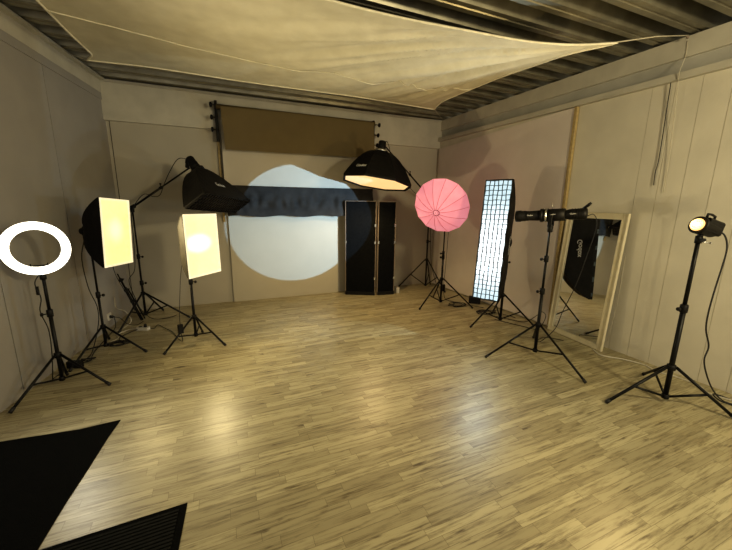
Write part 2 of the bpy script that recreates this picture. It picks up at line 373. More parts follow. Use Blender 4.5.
# raised inner lip
for s_ in (-1, 1): mb.obox(cen + Yd * s_ * (W / 2 - fw + .004) + nr * .014, Yd, nr, up, .007, .006, Lh / 2 - fw + .01)
for s_ in (-1, 1): mb.obox(cen + up * s_ * (Lh / 2 - fw + .004) + nr * .014, up, nr, Yd, .007, .006, W / 2 - fw + .01)
for s_ in (-1, 1): mb.obox(cen + Yd * s_ * (W / 2 - .008) + nr * .017, Yd, nr, up, .008, .005, Lh / 2)
mb.build('frame', 'mirror_frame', t)
MB().obox(cen - nr * .002, Yd, up, nr, W / 2 - fw + .004, Lh / 2 - fw + .004, .004).build('mirror_glass', 'mirror', t)

# ------------------------------------------------------------------ light stands
def stand(base, hub, ends, top, label, r=.016, clamps=(), spread=.42, knob_dir=(-1, -.3), low=.05, name='light_stand', legr=.0105):
    bx_, by_ = base; t = thing(name, (bx_, by_, 0), label, 'light stand')
    mb = MB(); zs = [low] + list(clamps) + [top]; rr_ = r
    for i in range(len(zs) - 1):
        mb.tube([(bx_, by_, zs[i]), (bx_, by_, zs[i + 1])], rr_, 12); rr_ -= .0045 if r > .016 and i == 0 else .0025
    mb.build('pole', 'black', t)
    rr_ = r
    for z_ in clamps:
        mb = MB().lathe((bx_, by_, z_ - .035), (0, 0, 1), [(0, rr_ + .003), (.004, rr_ + .008), (.06, rr_ + .008), (.066, rr_ + .002)], 14)
        cl = mb.build('collar', 'plastic', t)
        kd = Vector((*knob_dir, 0)).normalized(); c = V(bx_, by_, z_ - .005)
        MB().tube([c, c + kd * .045], .005, 8).lathe(c + kd * .04, kd, [(0, .008), (.004, .015), (.018, .015), (.022, .010)], 10).build('knob', 'plastic', t)
        rr_ -= .003
    hc = MB().lathe((bx_, by_, hub - .03), (0, 0, 1), [(0, r + .004), (.005, r + .012), (.045, r + .012), (.05, r + .003)], 14); hc.build('hub_collar', 'plastic', t)
    MB().lathe((bx_, by_, low - .01), (0, 0, 1), [(0, r + .002), (.004, r + .008), (.035, r + .008), (.04, r + .002)], 14).build('spreader_collar', 'plastic', t)
    for e in ends:
        e = V(e[0], e[1], .012); h = V(bx_, by_, hub); d = (e - h); dh = Vector((d.x, d.y, 0)).normalized()
        h2 = h + dh * (r + .012)
        lg = MB().tube([h2, e], legr, 8).build('leg', 'black', t)
        MB().tube([e + (h2 - e).normalized() * .035, e + (e - h2).normalized() * .004], legr + .003, 8).build('foot_cap', 'rubber', lg)
        m1 = h2.lerp(e, 1 - spread)
        MB().tube([V(bx_, by_, low + .012) + dh * r, m1], legr * .8, 6).build('brace', 'black', t)
    return t
def polar(b, a, r): return (b[0] + r * math.cos(math.radians(a)), b[1] + r * math.sin(math.radians(a)))
B_ring = (-1.345, 3.573)
stand(B_ring, .285, [(-1.542, 3.194), (-.965, 3.399), (-1.374, 3.759)], .985, 'black tripod light stand under the ring light, by the left wall', .0145, (.66,), .45, (-1, -.4), name='light_stand')
B_sl = (-1.2, 4.294)
stand(B_sl, .27, [(-1.375, 3.826), (-.79, 4.06), (-1.25, 4.62)], 1.27, 'black tripod light stand under the left glowing softbox, cables bunched at its feet', .0125, (.62,), .45, (1, -.3))
B_bl = (-.996, 5.347)
st_bl = stand(B_bl, .355, [(-.439, 5.123), (-1.196, 4.818), (-.82, 5.62)], 1.47, 'tall black tripod boom stand in the far left corner', .015, (.50, .86), .5, (1, -.3), legr=.012)
B_sc = (-.322, 4.259)
stand(B_sc, .284, [(-.611, 3.916), (-.012, 3.935), (-.258, 4.447)], 1.12, 'black tripod light stand under the right one of the two glowing white softboxes', .0145, (.70,), .45, (1, -.3))
B_oc = (3.608, 5.44)
st_oc = stand(B_oc, .555, [(3.173, 5.70), (3.74, 4.99), (3.84, 5.62)], 1.69, 'black tripod boom stand in the far right corner, half behind the pink umbrella', .015, (.90,), .45, (1, 0))
B_pk = (3.222, 4.402)
st_pk = stand(B_pk, .43, [(2.752, 4.282), (3.564, 4.033), (3.34, 4.78)], 1.47, 'black tripod light stand under the pink umbrella', .0155, (.78, .84), .45, (-1, -.1))
B_st = (3.483, 3.38)
st_st = stand(B_st, .40, [(2.969, 3.374), (3.80, 3.10), (3.66, 3.72)], 1.16, 'black tripod light stand behind the tall grid strip softbox', .0165, (.85,), .45, (1, -.3))
B_sp = (3.061, 2.443)
stand(B_sp, .355, [(2.514, 2.591), (2.996, 1.829), (3.45, 2.80)], 1.36, 'black tripod light stand in front of the mirror, carrying the long black spotlight', .0165, (.72, 1.06), .45, (-.9, .3))
B_lp = (3.310, 1.373)
stand(B_lp, .325, [(2.847, 1.55), (3.545, 1.024), (3.676, 1.723)], 1.36, 'black tripod light stand at the right edge, carrying the flash head with its lamp lit', .0185, (.82,), .45, (-.9, .2), legr=.012)

# ------------------------------------------------------------------ softboxes
def softbox(name, c, right, n, w, h, d, ring, label, shell, diff, group=None, lip=.03, inset=.012, grid=None, bulge=.55, nseg=8, trim=False, grid_m='grid_cloth', cat='softbox'):
    c = Vector(c); n = Vector(n).normalized(); X = Vector(right); X = (X - n * X.dot(n)).normalized(); Y = n.cross(X)
    t = thing(name, c - n * d, label, cat, group)
    def L(x, y, z): return c + X * x + Y * y + n * z
    def ringpts(t_):
        s_ = (1 - t_ ** 1.0) ** bulge                       # rods bow outward
        hx = ring + (w / 2 - ring) * s_; hy = ring + (h / 2 - ring) * s_
        cor = [(-hx, -hy), (hx, -hy), (hx, hy), (-hx, hy)]; out = []
        for k in range(4):
            a, b2 = cor[k], cor[(k + 1) % 4]
            for j in range(nseg):
                f = j / nseg; sag = 1 - .05 * math.sin(PI * f) * math.sin(PI * min(t_ * 1.05, 1))
                px_, py_ = a[0] + (b2[0] - a[0]) * f, a[1] + (b2[1] - a[1]) * f
                out.append(L(px_ * sag, py_ * sag, -d * t_))
        return out
    LV = [0, .12, .25, .4, .55, .7, .82, .91, .97, 1.]
    N = 4 * nseg; mb = MB(); vs = []
    for tt in LV: vs += ringpts(tt)
    mb.add(vs, [[i * N + k, i * N + (k + 1) % N, (i + 1) * N + (k + 1) % N, (i + 1) * N + k] for i in range(len(LV) - 1) for k in range(N)], False)
    # fabric lip in front of the rim
    cor = [(-w / 2, -h / 2), (w / 2, -h / 2), (w / 2, h / 2), (-w / 2, h / 2)]
    mb.add([L(x, y, 0) for x, y in cor] + [L(x, y, lip) for x, y in cor] + [L(x * .985, y * .99, lip) for x, y in cor] + [L(x * .985, y * .99, 0) for x, y in cor],
           [[i, (i + 1) % 4, 4 + (i + 1) % 4, 4 + i] for i in range(4)] + [[4 + i, 4 + (i + 1) % 4, 8 + (i + 1) % 4, 8 + i] for i in range(4)] + [[8 + i, 8 + (i + 1) % 4, 12 + (i + 1) % 4, 12 + i] for i in range(4)])
    if trim:
        sh = mb.build('fabric_shell', shell, t); mb = MB(); z1 = lip + .002
        for sx in (-1, 1): mb.obox(L(sx * (w / 2 - .006), 0, lip), X, n, Y, .008, .004, h / 2)
        for sy in (-1, 1): mb.obox(L(0, sy * (h / 2 - .006), lip), Y, n, X, .008, .004, w / 2)
        mb.build('front_trim', 'white_cloth', t)
    else: sh = mb.build('fabric_shell', shell, t)
    for sx in (-1, 1):
        for sy in (-1, 1):
            MB().tube([L(sx * (ring + (w / 2 - ring) * (1 - tt) ** bulge), sy * (ring + (h / 2 - ring) * (1 - tt) ** bulge), -d * tt) for tt in LV], .004, 6).build('rod', shell, t)
    MB().lathe(c - n * (d + .02), n, [(0, ring * 1.1), (.004, ring * 1.45), (.03, ring * 1.45), (.034, ring * 1.1)], 20).build('speed_ring', 'plastic', t)
    mb = MB(); q = 14; vs = []
    for j in range(q + 1):
        for i in range(q + 1):
            x = -w / 2 * .985 + w * .985 * i / q; y = -h / 2 * .99 + h * .99 * j / q
            vs.append(L(x, y, inset + .006 * math.sin(PI * i / q) * math.sin(PI * j / q) + .0015 * mnoise.noise(Vector((x * 20, y * 20, 1)))))
    mb.add(vs, [[j * (q + 1) + i, j * (q + 1) + i + 1, (j + 1) * (q + 1) + i + 1, (j + 1) * (q + 1) + i] for j in range(q) for i in range(q)], True)
    mb.build('diffuser', diff, t)
    if grid:
        nx, ny, dep, z0 = grid; mb = MB(); wv = .0029
        for i in range(nx + 1):
            x = -w / 2 * .97 + w * .97 * i / nx
            ox = [.004 * math.sin(j * 1.7 + i * 2.1) for j in range(ny + 1)]
            for j in range(ny):
                ya_, yb_ = -h / 2 * .985 + h * .985 * j / ny, -h / 2 * .985 + h * .985 * (j + 1) / ny
                a, b2 = L(x + ox[j], ya_, z0), L(x + ox[j + 1], yb_, z0)
                mb.add([a - X * wv, a + X * wv, b2 + X * wv, b2 - X * wv, a - X * wv + n * dep, a + X * wv + n * dep, b2 + X * wv + n * dep, b2 - X * wv + n * dep], [[0, 4, 7, 3], [1, 2, 6, 5], [4, 5, 6, 7]])
        for j in range(ny + 1):
            y = -h / 2 * .985 + h * .985 * j / ny
            for i in range(nx):
                xa, xb = -w / 2 * .97 + w * .97 * i / nx, -w / 2 * .97 + w * .97 * (i + 1) / nx
                o1, o2 = .004 * math.sin(i * 1.9 + j * 1.3), .004 * math.sin((i + 1) * 1.9 + j * 1.3)
                a, b2 = L(xa, y + o1, z0), L(xb, y + o2, z0)
                mb.add([a - Y * wv, a + Y * wv, b2 + Y * wv, b2 - Y * wv, a - Y * wv + n * dep, a + Y * wv + n * dep, b2 + Y * wv + n * dep, b2 - Y * wv + n * dep], [[0, 4, 7, 3], [1, 2, 6, 5], [4, 5, 6, 7]])
        mb.build('grid', grid_m, t)
    return t, L, X, Y, n
def head(c, n, L_, r, label, up=(0, 0, 1), name='flash_head', tail=True):
    """a studio flash body: barrel along -n starting at c (its front)"""
    c = Vector(c); n = Vector(n).normalized(); x, y, z = frame(n, up); t = thing(name, c - n * L_, label, 'flash head')
    MB().lathe(c, -n, [(0, r * .92), (.01, r), (L_ * .55, r), (L_ * .6, r * .93), (L_ - .015, r * .93), (L_, r * .8)], 20, up=up).build('housing', 'plastic', t)
    MB().lathe(c - n * L_, -n, [(0, r * .7), (.004, r * .7), (.006, r * .2)], 16, up=up).build('rear_panel', 'plastic', t)
    MB().lathe(c - n * (L_ * .25), -n, [(0, r * 1.0), (.002, r * 1.07), (.014, r * 1.07), (.016, r)], 20, up=up).build('locking_ring', 'black', t)
    return t, x, y, z

WARM = (1.0, .78, .34)
# left softbox
cl, nl, rl = (-.955, 4.227, 1.272), (.95, -.312, -.03), (.31, .949, -.05)
M['diff_l'] = emit('glowing softbox cloth left', (1., .76, .29), .95, (-.955 - .02, 4.227 - .02, 1.30), (1., .80, .38), .20, 1.35)
t, L, X, Y, n_ = softbox('softbox', cl, rl, nl, .462, .665, .27, .045, 'glowing rectangular softbox with black sides, nearer the left wall than its twin', 'fabric', 'diff_l', lip=.016, trim=True)
MB().tube([L(0, 0, -.27), L(0, -.0, -.33)], .032, 14).build('lamp_socket', 'plastic', t)
MB().tube([L(0, -.10, -.30), L(0, .0, -.31)], .012, 10).build('swivel', 'plastic', t)
# centre softbox
cc, nc, rc = (-.168, 4.145, 1.124), (.762, -.647, .019), (.647, .762, -.009)
M['diff_c'] = emit('glowing softbox cloth centre', (1., .78, .30), 1.0, (-.20, 4.09, 1.150), (1., .88, .60), .21, 2.4, squash=(.8, .8, 1.5))
t, L, X, Y, n_ = softbox('softbox', cc, rc, nc, .475, .665, .23, .045, 'glowing rectangular softbox with a bright hot spot and grey sides, away from the left wall', 'grey_cloth', 'diff_c', lip=.016, trim=True)
MB().tube([L(0, 0, -.23), L(0, 0, -.28)], .03, 14).build('lamp_socket', 'plastic', t)
# strip softbox with grid on its stand
cs, ns, rs = Vector((3.168, 3.318, 1.146)), (-.888, -.444, .12), (.448, -.894, .011)
M['diff_s'] = emit('cold glowing strip cloth', (.56, .75, .84), 1.05, (3.13, 3.29, 1.05), (.90, .97, 1.), .75, 1.7)
t, L, X, Y, n_ = softbox('strip_softbox', cs, rs, ns, .33, 1.50, .38, .08, 'tall narrow strip softbox with a cloth grid, glowing cold white, near the right wall', 'fabric', 'diff_s', lip=.045, grid=(6, 25, .022, .02), bulge=.42)
# lettering runs along the length of the side that faces the mirror
def side_logo(t, L, X, Y, n_, w, h, d, ring, bulge, sgn, tt, along, txt, size, flip=1, ax='x'):
    def pt(q):
        s_ = (1 - q) ** bulge
        return (ring + ((w if ax == 'x' else h) / 2 - ring) * s_)
    e = .04
    if ax == 'x':
        p1, p2 = L(sgn * pt(tt - e), along, -d * (tt - e)), L(sgn * pt(tt + e), along, -d * (tt + e)); T_ = (p1 - p2).normalized()   # toward the front
        c = L(sgn * pt(tt), along, -d * tt); out = Y.cross(T_); out = out if out.dot(X) * sgn > 0 else -out
        R = Y * flip; U = out.cross(R)
    else:
        p1, p2 = L(along, sgn * pt(tt - e), -d * (tt - e)), L(along, sgn * pt(tt + e), -d * (tt + e)); T_ = (p1 - p2).normalized()
        c = L(along, sgn * pt(tt), -d * tt); out = X.cross(T_); out = out if out.dot(Y) * sgn > 0 else -out
        R = X * flip; U = out.cross(R)
    return text_part(txt, size, c + out * .009, R, U, 'logo', t)
side_logo(t, L, X, Y, n_, .33, 1.5, .38, .08, .42, 1, .45, -.04, 'Godox', .085, -1)
sb_back = L(0, 0, -.32); hn = n_
head(L(0, 0, -.395), n_, .16, .062, 'black flash head behind the tall grid strip softbox')
MB().tube([V(B_st[0], B_st[1], 1.15), L(0, -.02, -.42)], .013, 8).build('swivel_bracket', 'plastic', st_st)
# boom strip softbox, unlit
cb_, nb, rb = Vector((.066, 4.876, 1.570)), (.488, -.33, -.808), (.476, .877, -.071)
M['diff_off'] = mat('unlit dark grid cloth', (.030, .022, .012), .7, var=.5, scale=30)
t, L, X, Y, n_ = softbox('strip_softbox', cb_, rb, nb, 1.2, .30, .50, .06, 'unlit black strip softbox hanging from the left boom in front of the backdrops', 'fabric', 'diff_off', lip=.02, bulge=.6, grid=(20, 5, .02, .006), grid_m='fabric')
side_logo(t, L, X, Y, n_, 1.2, .30, .50, .06, .6, 1, .35, -.02, 'Godox', .075, 1, 'y')
apx = L(0, 0, -.51)
head(L(0, 0, -.50), n_, .19, .058, 'black flash head at the top of the left boom, behind the unlit strip softbox')
# octagonal softbox on the right boom
def octabox(c, n, X0, dia, d, label):
    c = Vector(c); n = Vector(n).normalized(); X = Vector(X0); X = (X - n * X.dot(n)).normalized(); Y = n.cross(X)
    t = thing('octagonal_softbox', c - n * d, label, 'softbox')
    def L(x, y, z): return c + X * x + Y * y + n * z
    LV = [0, .1, .22, .36, .5, .65, .78, .88, .95, 1.]; R = dia / 2; ring = .07; S = 6; N = 8 * S; mb = MB(); vs = []
    for tt in LV:
        rad = ring + (R - ring) * (1 - tt) ** .52
        for k in range(8):
            a0, a1 = 2 * PI * (k) / 8, 2 * PI * (k + 1) / 8
            for j in range(S):
                f = j / S; sg = 1 - .03 * math.sin(PI * f) * math.sin(PI * tt)
                x = (math.cos(a0) * (1 - f) + math.cos(a1) * f) * rad * sg; y = (math.sin(a0) * (1 - f) + math.sin(a1) * f) * rad * sg
                vs.append(L(x, y, -d * tt))
    mb.add(vs, [[i * N + k, i * N + (k + 1) % N, (i + 1) * N + (k + 1) % N, (i + 1) * N + k] for i in range(len(LV) - 1) for k in range(N)])
    o8 = [(math.cos(2 * PI * k / 8), math.sin(2 * PI * k / 8)) for k in range(8)]
    vs = [L(a * R, b2 * R, 0) for a, b2 in o8] + [L(a * R, b2 * R, .03) for a, b2 in o8] + [L(a * R * .985, b2 * R * .985, .03) for a, b2 in o8] + [L(a * R * .93, b2 * R * .93, .008) for a, b2 in o8]
    mb.add(vs, [[r_ * 8 + k, r_ * 8 + (k + 1) % 8, r_ * 8 + 8 + (k + 1) % 8, r_ * 8 + 8 + k] for r_ in range(3) for k in range(8)])
    mb.build('fabric_shell', 'fabric', t)
    for k in range(8):
        a = 2 * PI * k / 8
        MB().tube([L(math.cos(a) * (ring + (R - ring) * (1 - tt) ** .52), math.sin(a) * (ring + (R - ring) * (1 - tt) ** .52), -d * tt) for tt in LV], .004, 6).build('rod', 'fabric', t)
    mb = MB(); mb.add([L(a * R * .935, b2 * R * .935, .012) for a, b2 in o8] + [L(0, 0, .014)], [[k, (k + 1) % 8, 8] for k in range(8)])
    mb.build('diffuser', 'diff_o', t)
    MB().lathe(c - n * (d + .025), n, [(0, .08), (.004, .10), (.032, .10), (.036, .08)], 20).build('speed_ring', 'steel', t)
    return t, L, X, Y, n
M['diff_o'] = emit('warm glowing octagon cloth', (1., .64, .26), .86)
OCT_K = 1
co = Vector((2.218, 4.778, 1.901)); no = Vector((-.175, -.045, -.978)).normalized()
tO, LO, XO, YO, nO = octabox(co, no, (.73, -.671, -.131), 1.065, .44, 'large black octagonal softbox with warm glowing face, tilted down from the right boom')
hO = head(LO(0, 0, -.46), nO, .13, .06, 'black flash head on top of the octagonal softbox', up=(0, 1, 0))
# the lettering faces the camera on the front left panel of the shell
vd = (V(0, 0, 1.6) - co); ang = math.atan2(vd.dot(YO), vd.dot(XO)); 
k = math.floor(ang / (PI / 4)) ; am = (k + .5 + OCT_K) * PI / 4
def osh(a_, q): 
    rad = .07 + (.5325 - .07) * (1 - q) ** .52; rad *= math.cos(PI / 8) * (1 - .03 * math.sin(PI * q)) ; return LO(math.cos(a_) * rad, math.sin(a_) * rad, -.44 * q)
def olog(a_, q, txt, size):
    c_ = osh(a_, q); T_ = (osh(a_, q + .05) - osh(a_, q - .05)).normalized(); R_ = (-XO * math.sin(a_) + YO * math.cos(a_))
    out = T_.cross(R_); rad_dir = XO * math.cos(a_) + YO * math.sin(a_)
    if out.dot(rad_dir) < 0: out = -out
    R_ = T_.cross(out); 
    text_part(txt, size, c_ + out * .012 + R_ * .05 * (1 if R_.dot(V(.92, -.4, 0)) > 0 else -1), R_, T_, 'logo', tO)
OCTA_LOGO_ANGLE = am
olog(am, .28, 'Godox', .066)

# ------------------------------------------------------------------ booms
def boom(a, b2, pivot, st):
    a, b2, pivot = Vector(a), Vector(b2), Vector(pivot)
    d = (a - b2).normalized()
    t = MB().tube([b2, pivot], .013, 10).tube([pivot, pivot.lerp(a, .5)], .013, 10).tube([pivot.lerp(a, .5), a], .010, 10).build('boom_arm', 'black', st)
    MB().lathe(pivot - d * .05, d, [(0, .016), (.01, .026), (.09, .026), (.1, .016)], 12).tube([pivot - V(0, 0, .06), pivot + V(0, 0, .02)], .022, 10).build('pivot_clamp', 'plastic', t)
    m_ = pivot.lerp(a, .5)
    MB().lathe(m_ - d * .02, d, [(0, .013), (.006, .019), (.04, .019), (.046, .013)], 12).build('collar', 'plastic', t)
    MB().tube([m_, m_ + V(0, 0, .05)], .005, 6).lathe(m_ + V(0, 0, .04), (0, 0, 1), [(0, .008), (.004, .013), (.016, .013)], 10).build('knob', 'plastic', t)
    MB().tube([b2, b2 + d * .04], .017, 10).build('end_cap', 'rubber', t)
    return t
pvL = V(B_bl[0], B_bl[1], 1.50); hdL = apx - n_ * .10
dL = (hdL + V(0, 0, -.05) - pvL)
boom(hdL + V(-.04, .02, -.055), pvL - dL.normalized() * .16, pvL, st_bl)
MB().lathe(hdL + V(-.07, .02, -.06), (.2, -.1, 1), [(0, .016), (.01, .024), (.05, .024), (.06, .030), (.10, .030), (.11, .012)], 12).build('boom_clamp', 'plastic', st_bl)
pvR = V(B_oc[0], B_oc[1], 1.70); hdR = LO(0, 0, -.53)
dR = (hdR - pvR)
boom(hdR + V(.07, .02, -.01), pvR - dR.normalized() * .22, pvR, st_oc)

# ------------------------------------------------------------------ pink umbrella
cP = V(3.045, 4.28, 1.560); view = (V(0, 0, 1.6) - cP).normalized(); left = V(-.92, .40, 0); nP = (view * .88 + left * .30 + V(0, 0, -1) * .37).normalized()
mm, nt, b = new_mat('pink translucent nylon'); b.inputs['Roughness'].default_value = .5
f_ = ramp(nt, noise_node(nt, 4., 3), .3, .7)
nt.links.new(mix_rgb(nt, (.82, .30, .37), (.90, .38, .45), f_), b.inputs['Base Color'])
nt.links.new(mix_rgb(nt, (.95, .30, .37), (1., .36, .44), f_), b.inputs['Emission Color']); b.inputs['Emission Strength'].default_value = .52
M['pink'] = mm
M['pink_rib'] = mat('dark pink seam', (.28, .07, .10), .6)
t = thing('umbrella', cP - nP * .1, 'round pink glowing umbrella on a stand in the far right corner', 'umbrella')
Xp, Yp, Zp = frame(nP); NR = 14; Rp = .415; dp = .27
def LP(a_, q, o_=0.):       # q 0 rim .. 1 apex
    r_ = Rp * (1 - q); zz = dp * (1 - (1 - q) ** 1.9)
    return cP + (Xp * math.cos(a_) + Yp * math.sin(a_)) * r_ + nP * (zz + o_)
mb = MB(); S = 4; qs = [0, .12, .25, .4, .55, .7, .85, .93]; vs = []; N = NR * S
for q in qs:
    for k in range(NR):
        a0, a1 = 2 * PI * k / NR, 2 * PI * (k + 1) / NR
        for j in range(S):
            f = j / S; vs.append(LP(a0, q).lerp(LP(a1, q), f) - nP * .008 * math.sin(PI * f) * (1 - q))
vs.append(LP(0, 1.)); mb.add(vs, [[i * N + k, i * N + (k + 1) % N, (i + 1) * N + (k + 1) % N, (i + 1) * N + k] for i in range(len(qs) - 1) for k in range(N)] + [[(len(qs) - 1) * N + k, (len(qs) - 1) * N + (k + 1) % N, len(qs) * N] for k in range(N)], False)
mb.build('canopy', 'pink', t)
for k in range(NR):
    a_ = 2 * PI * k / NR
    MB().tube([LP(a_, q, .0015) for q in [0.01, .12, .25, .4, .55, .7, .85, .93]], .0024, 5).build('rib', 'pink_rib', t)
hub_c = LP(0, .965)
mb = MB(); mb.tube([hub_c + (Xp * math.cos(2 * PI * k / 20) + Yp * math.sin(2 * PI * k / 20)) * .044 + nP * .002 for k in range(21)], .0035, 6)
mb.build('hub_ring', 'pink_rib', t)
MB().tube([LP(0, 1.) + nP * .012, cP - nP * .26], .005, 8).build('shaft', 'steel', t)
hp = head(cP - nP * .14 + V(0, 0, -.065), nP, .20, .05, 'black flash head behind the pink umbrella')
MB().tube([V(B_pk[0], B_pk[1], 1.46), cP - nP * .26 + V(0, 0, -.06)], .014, 8).build('swivel_bracket', 'plastic', st_pk)

# ------------------------------------------------------------------ ring light
cR = V(-1.335, 3.52, 1.212); nR = (V(0, 0, 1.6) - cR); nR.z = 0; nR.normalize()
t = thing('ring_light', (-1.335, 3.53, .98), 'round white ring light glowing at the left edge', 'ring light')
M['ring'] = emit('white ring diffuser', (1., .96, .80), 4.)
xr, yr_, zr = frame(nR)
def torus(R, wr, zr0, zr1, n=64, prof=None):
    mb = MB(); vs = []; m_ = len(prof)
    for k in range(n):
        a_ = 2 * PI * k / n; dv = xr * math.cos(a_) + yr_ * math.sin(a_)
        for r_, z_ in prof: vs.append(cR + dv * r_ + nR * z_)
    mb.add(vs, [[k * m_ + j, k * m_ + (j + 1) % m_, ((k + 1) % n) * m_ + (j + 1) % m_, ((k + 1) % n) * m_ + j] for k in range(n) for j in range(m_)], True); return mb
torus(0, 0, 0, 0, prof=[(.150, .0), (.150, .018), (.155, .024), (.205, .024), (.210, .018), (.210, .0)]).build('ring_diffuser', 'ring', t)
torus(0, 0, 0, 0, prof=[(.147, -.022), (.147, .006), (.2125, .006), (.2125, -.022)]).build('ring_housing', 'white_plastic', t)
MB().tube([cR - yr_ * .20 - nR * .01, V(B_ring[0], B_ring[1], .98)], .012, 10).lathe((B_ring[0], B_ring[1], .945), (0, 0, 1), [(0, .012), (.005, .022), (.04, .022), (.045, .012)], 12).build('neck', 'plastic', t)
MB().obox(cR - yr_ * .136 + nR * .02, xr, yr_, nR, .055, .004, .012).obox(cR - yr_ * .128 + xr * .05 + nR * .02, xr, yr_, nR, .004, .009, .008).obox(cR - yr_ * .128 - xr * .05 + nR * .02, xr, yr_, nR, .004, .009, .008).build('phone_clip', 'plastic', t)

# ------------------------------------------------------------------ long spotlight with lens barrel
aS = Vector((-.456, .887, -.072)).normalized(); cS = V(3.06, 2.44, 1.50)
def ax(t_): return cS + aS * t_
t = thing('spotlight', (3.06, 2.44, 1.33), 'long black projecting spotlight with lens barrel, aimed at the far wall', 'spotlight')
MB().lathe(ax(.10), aS, [(0, .050), (.002, .052), (.14, .047), (.145, .053), (.185, .053), (.19, .058), (.235, .058), (.235, .053), (.115, .050), (.11, .049)], 28).build('lens_barrel', 'plastic', t)
MB().lathe(ax(.20), aS, [(0, .048), (.006, .038), (.011, .02), (.013, 0)], 24).build('lens', emit('bright lens glass', (.85, .95, 1.), 3.), t)
MB().lathe(ax(.03), aS, [(0, .050), (.003, .066), (.028, .066), (.03, .058), (.045, .058), (.047, .066), (.07, .066), (.073, .05)], 28).build('iris_ring', 'plastic', t)
MB().lathe(ax(.036), aS, [(0, .067), (.018, .067)], 28).build('ring_band', 'steel', t)
MB().lathe(ax(-.12), aS, [(0, .046), (.004, .060), (.15, .060), (.153, .050)], 28).build('middle_housing', 'plastic', t)
MB().lathe(ax(-.30), aS, [(0, .030), (.003, .050), (.03, .054), (.15, .050), (.18, .040), (.185, .040)], 28).build('lamp_housing', 'plastic', t)
for k in range(5):
    MB().lathe(ax(-.27 + .022 * k), aS, [(0, .0515), (.002, .056), (.006, .056), (.008, .0515)], 24).build('cooling_fin', 'black', t)
xs, ys, zs = frame(aS)
lens = ax(.222)
MB().tube([ax(-.26) + ys * .045, ax(-.31) + ys * .085, ax(-.325) + ys * .10], [.012, .014, .010], 8).build('handle', 'plastic', t)
for s_ in (-1, 1): MB().obox(cS + xs * s_ * .058 + V(0, 0, -.045), xs, aS, (0, 0, 1), .005, .018, .06, .002).build('yoke_arm', 'black', t)
MB().obox(cS + V(0, 0, -.105), xs, aS, (0, 0, 1), .060, .018, .006).lathe(cS + V(0, 0, -.17), (0, 0, 1), [(0, .018), (.005, .025), (.055, .027), (.065, .018)], 14).build('mount', 'plastic', t)
MB().tube([cS + ys * .06, cS + ys * .115], .003, 6).build('shutter_pin', 'steel', t)
MB().tube([cS + aS * .02 - ys * .06, cS + aS * .03 - ys * .115], .003, 6).build('shutter_pin', 'steel', t)
sd = (xs if xs.dot(V(0, 0, 1.6) - cS) > 0 else -xs)
rd = (-aS if True else aS)
up_l = ys if ys.z > 0 else -ys
def barrel_text(tt, r_, txt, sz):
    # the camera sees this side; letters read from the lens end toward the back
    out = (sd * .97 + up_l * .1).normalized(); R_ = -aS if (-aS).cross(up_l).dot(out) > 0 else aS
    U_ = out.cross(R_); text_part(txt, sz, ax(tt) + out * (r_ + .002), R_, U_, 'logo', t, 'lettering')
barrel_text(.19, .0505, 'Godox', .020); barrel_text(-.19, .053, 'Godox', .018); barrel_text(-.02, .061, 'Godox', .016)

# ------------------------------------------------------------------ flash head with lamp lit, right edge
aM = Vector((-.82, .20, .24)).normalized(); cM = V(3.30, 1.360, 1.455)
t = thing('flash_head', (3.31, 1.373, 1.35), 'black flash head with its bare warm lamp lit, at the right edge', 'flash head')
def am_(t_): return cM + aM * t_
xm, ym, zm = frame(aM)
MB().lathe(am_(-.10), aM, [(0, .048), (.004, .056), (.12, .058), (.125, .064), (.15, .064), (.152, .056), (.146, .05), (.142, .0)], 26).build('housing', 'plastic', t)
MB().obox(am_(-.05) + ym * .012, xm, ym, aM, .052, .052, .07, .012).build('rear_body', 'plastic', t)
mb = MB(); mb.tube([am_(-.07) + ym * .06, am_(-.07) + ym * .095, am_(-.035) + ym * .10, am_(.0) + ym * .095, am_(.0) + ym * .06], .009, 8); mb.build('handle', 'plastic', t)
MB().lathe(am_(.046), aM, [(0, .044), (.008, .046), (.012, .046)], 24).build('reflector_dish', emit('self-glowing warm dish', (1., .50, .12), 1.25), t)  # bulb light on the dish put in as its own orange glow
tube = []
for k in range(25):
    a_ = 2 * PI * k / 24; tube.append(am_(.066) + (xm * math.cos(a_) + ym * math.sin(a_)) * .036)
MB().tube(tube, .0055, 8).build('flash_tube', emit('warm flash tube', (1., .66, .22), 1.9), t)
MB().tube([am_(.05), am_(.062), am_(.085), am_(.10), am_(.108)], [.008, .009, .012, .010, .003], 14).build('lamp_bulb', emit('hot halogen bulb', (1., .78, .36), 14.), t)
MB().tube([V(3.31, 1.373, 1.33), V(3.31, 1.373, 1.385)], .022, 12).tube([V(3.31, 1.373, 1.385), am_(-.02) - ym * .05], .017, 10).build('swivel', 'plastic', t)
MB().tube([V(3.31, 1.373, 1.365), V(3.27, 1.33, 1.36)], .005, 8).lathe(V(3.272, 1.332, 1.36), (-.7, -.7, 0), [(0, .007), (.004, .014), (.016, .014)], 10).build('knob', 'plastic', t)
MB().tube([V(3.31, 1.373, 1.345), V(3.35, 1.32, 1.335)], .004, 8).lathe(V(3.35, 1.32, 1.335), (.5, -.7, 0), [(0, .005), (.003, .008), (.010, .008)], 10).build('lock_screw', 'steel', t)

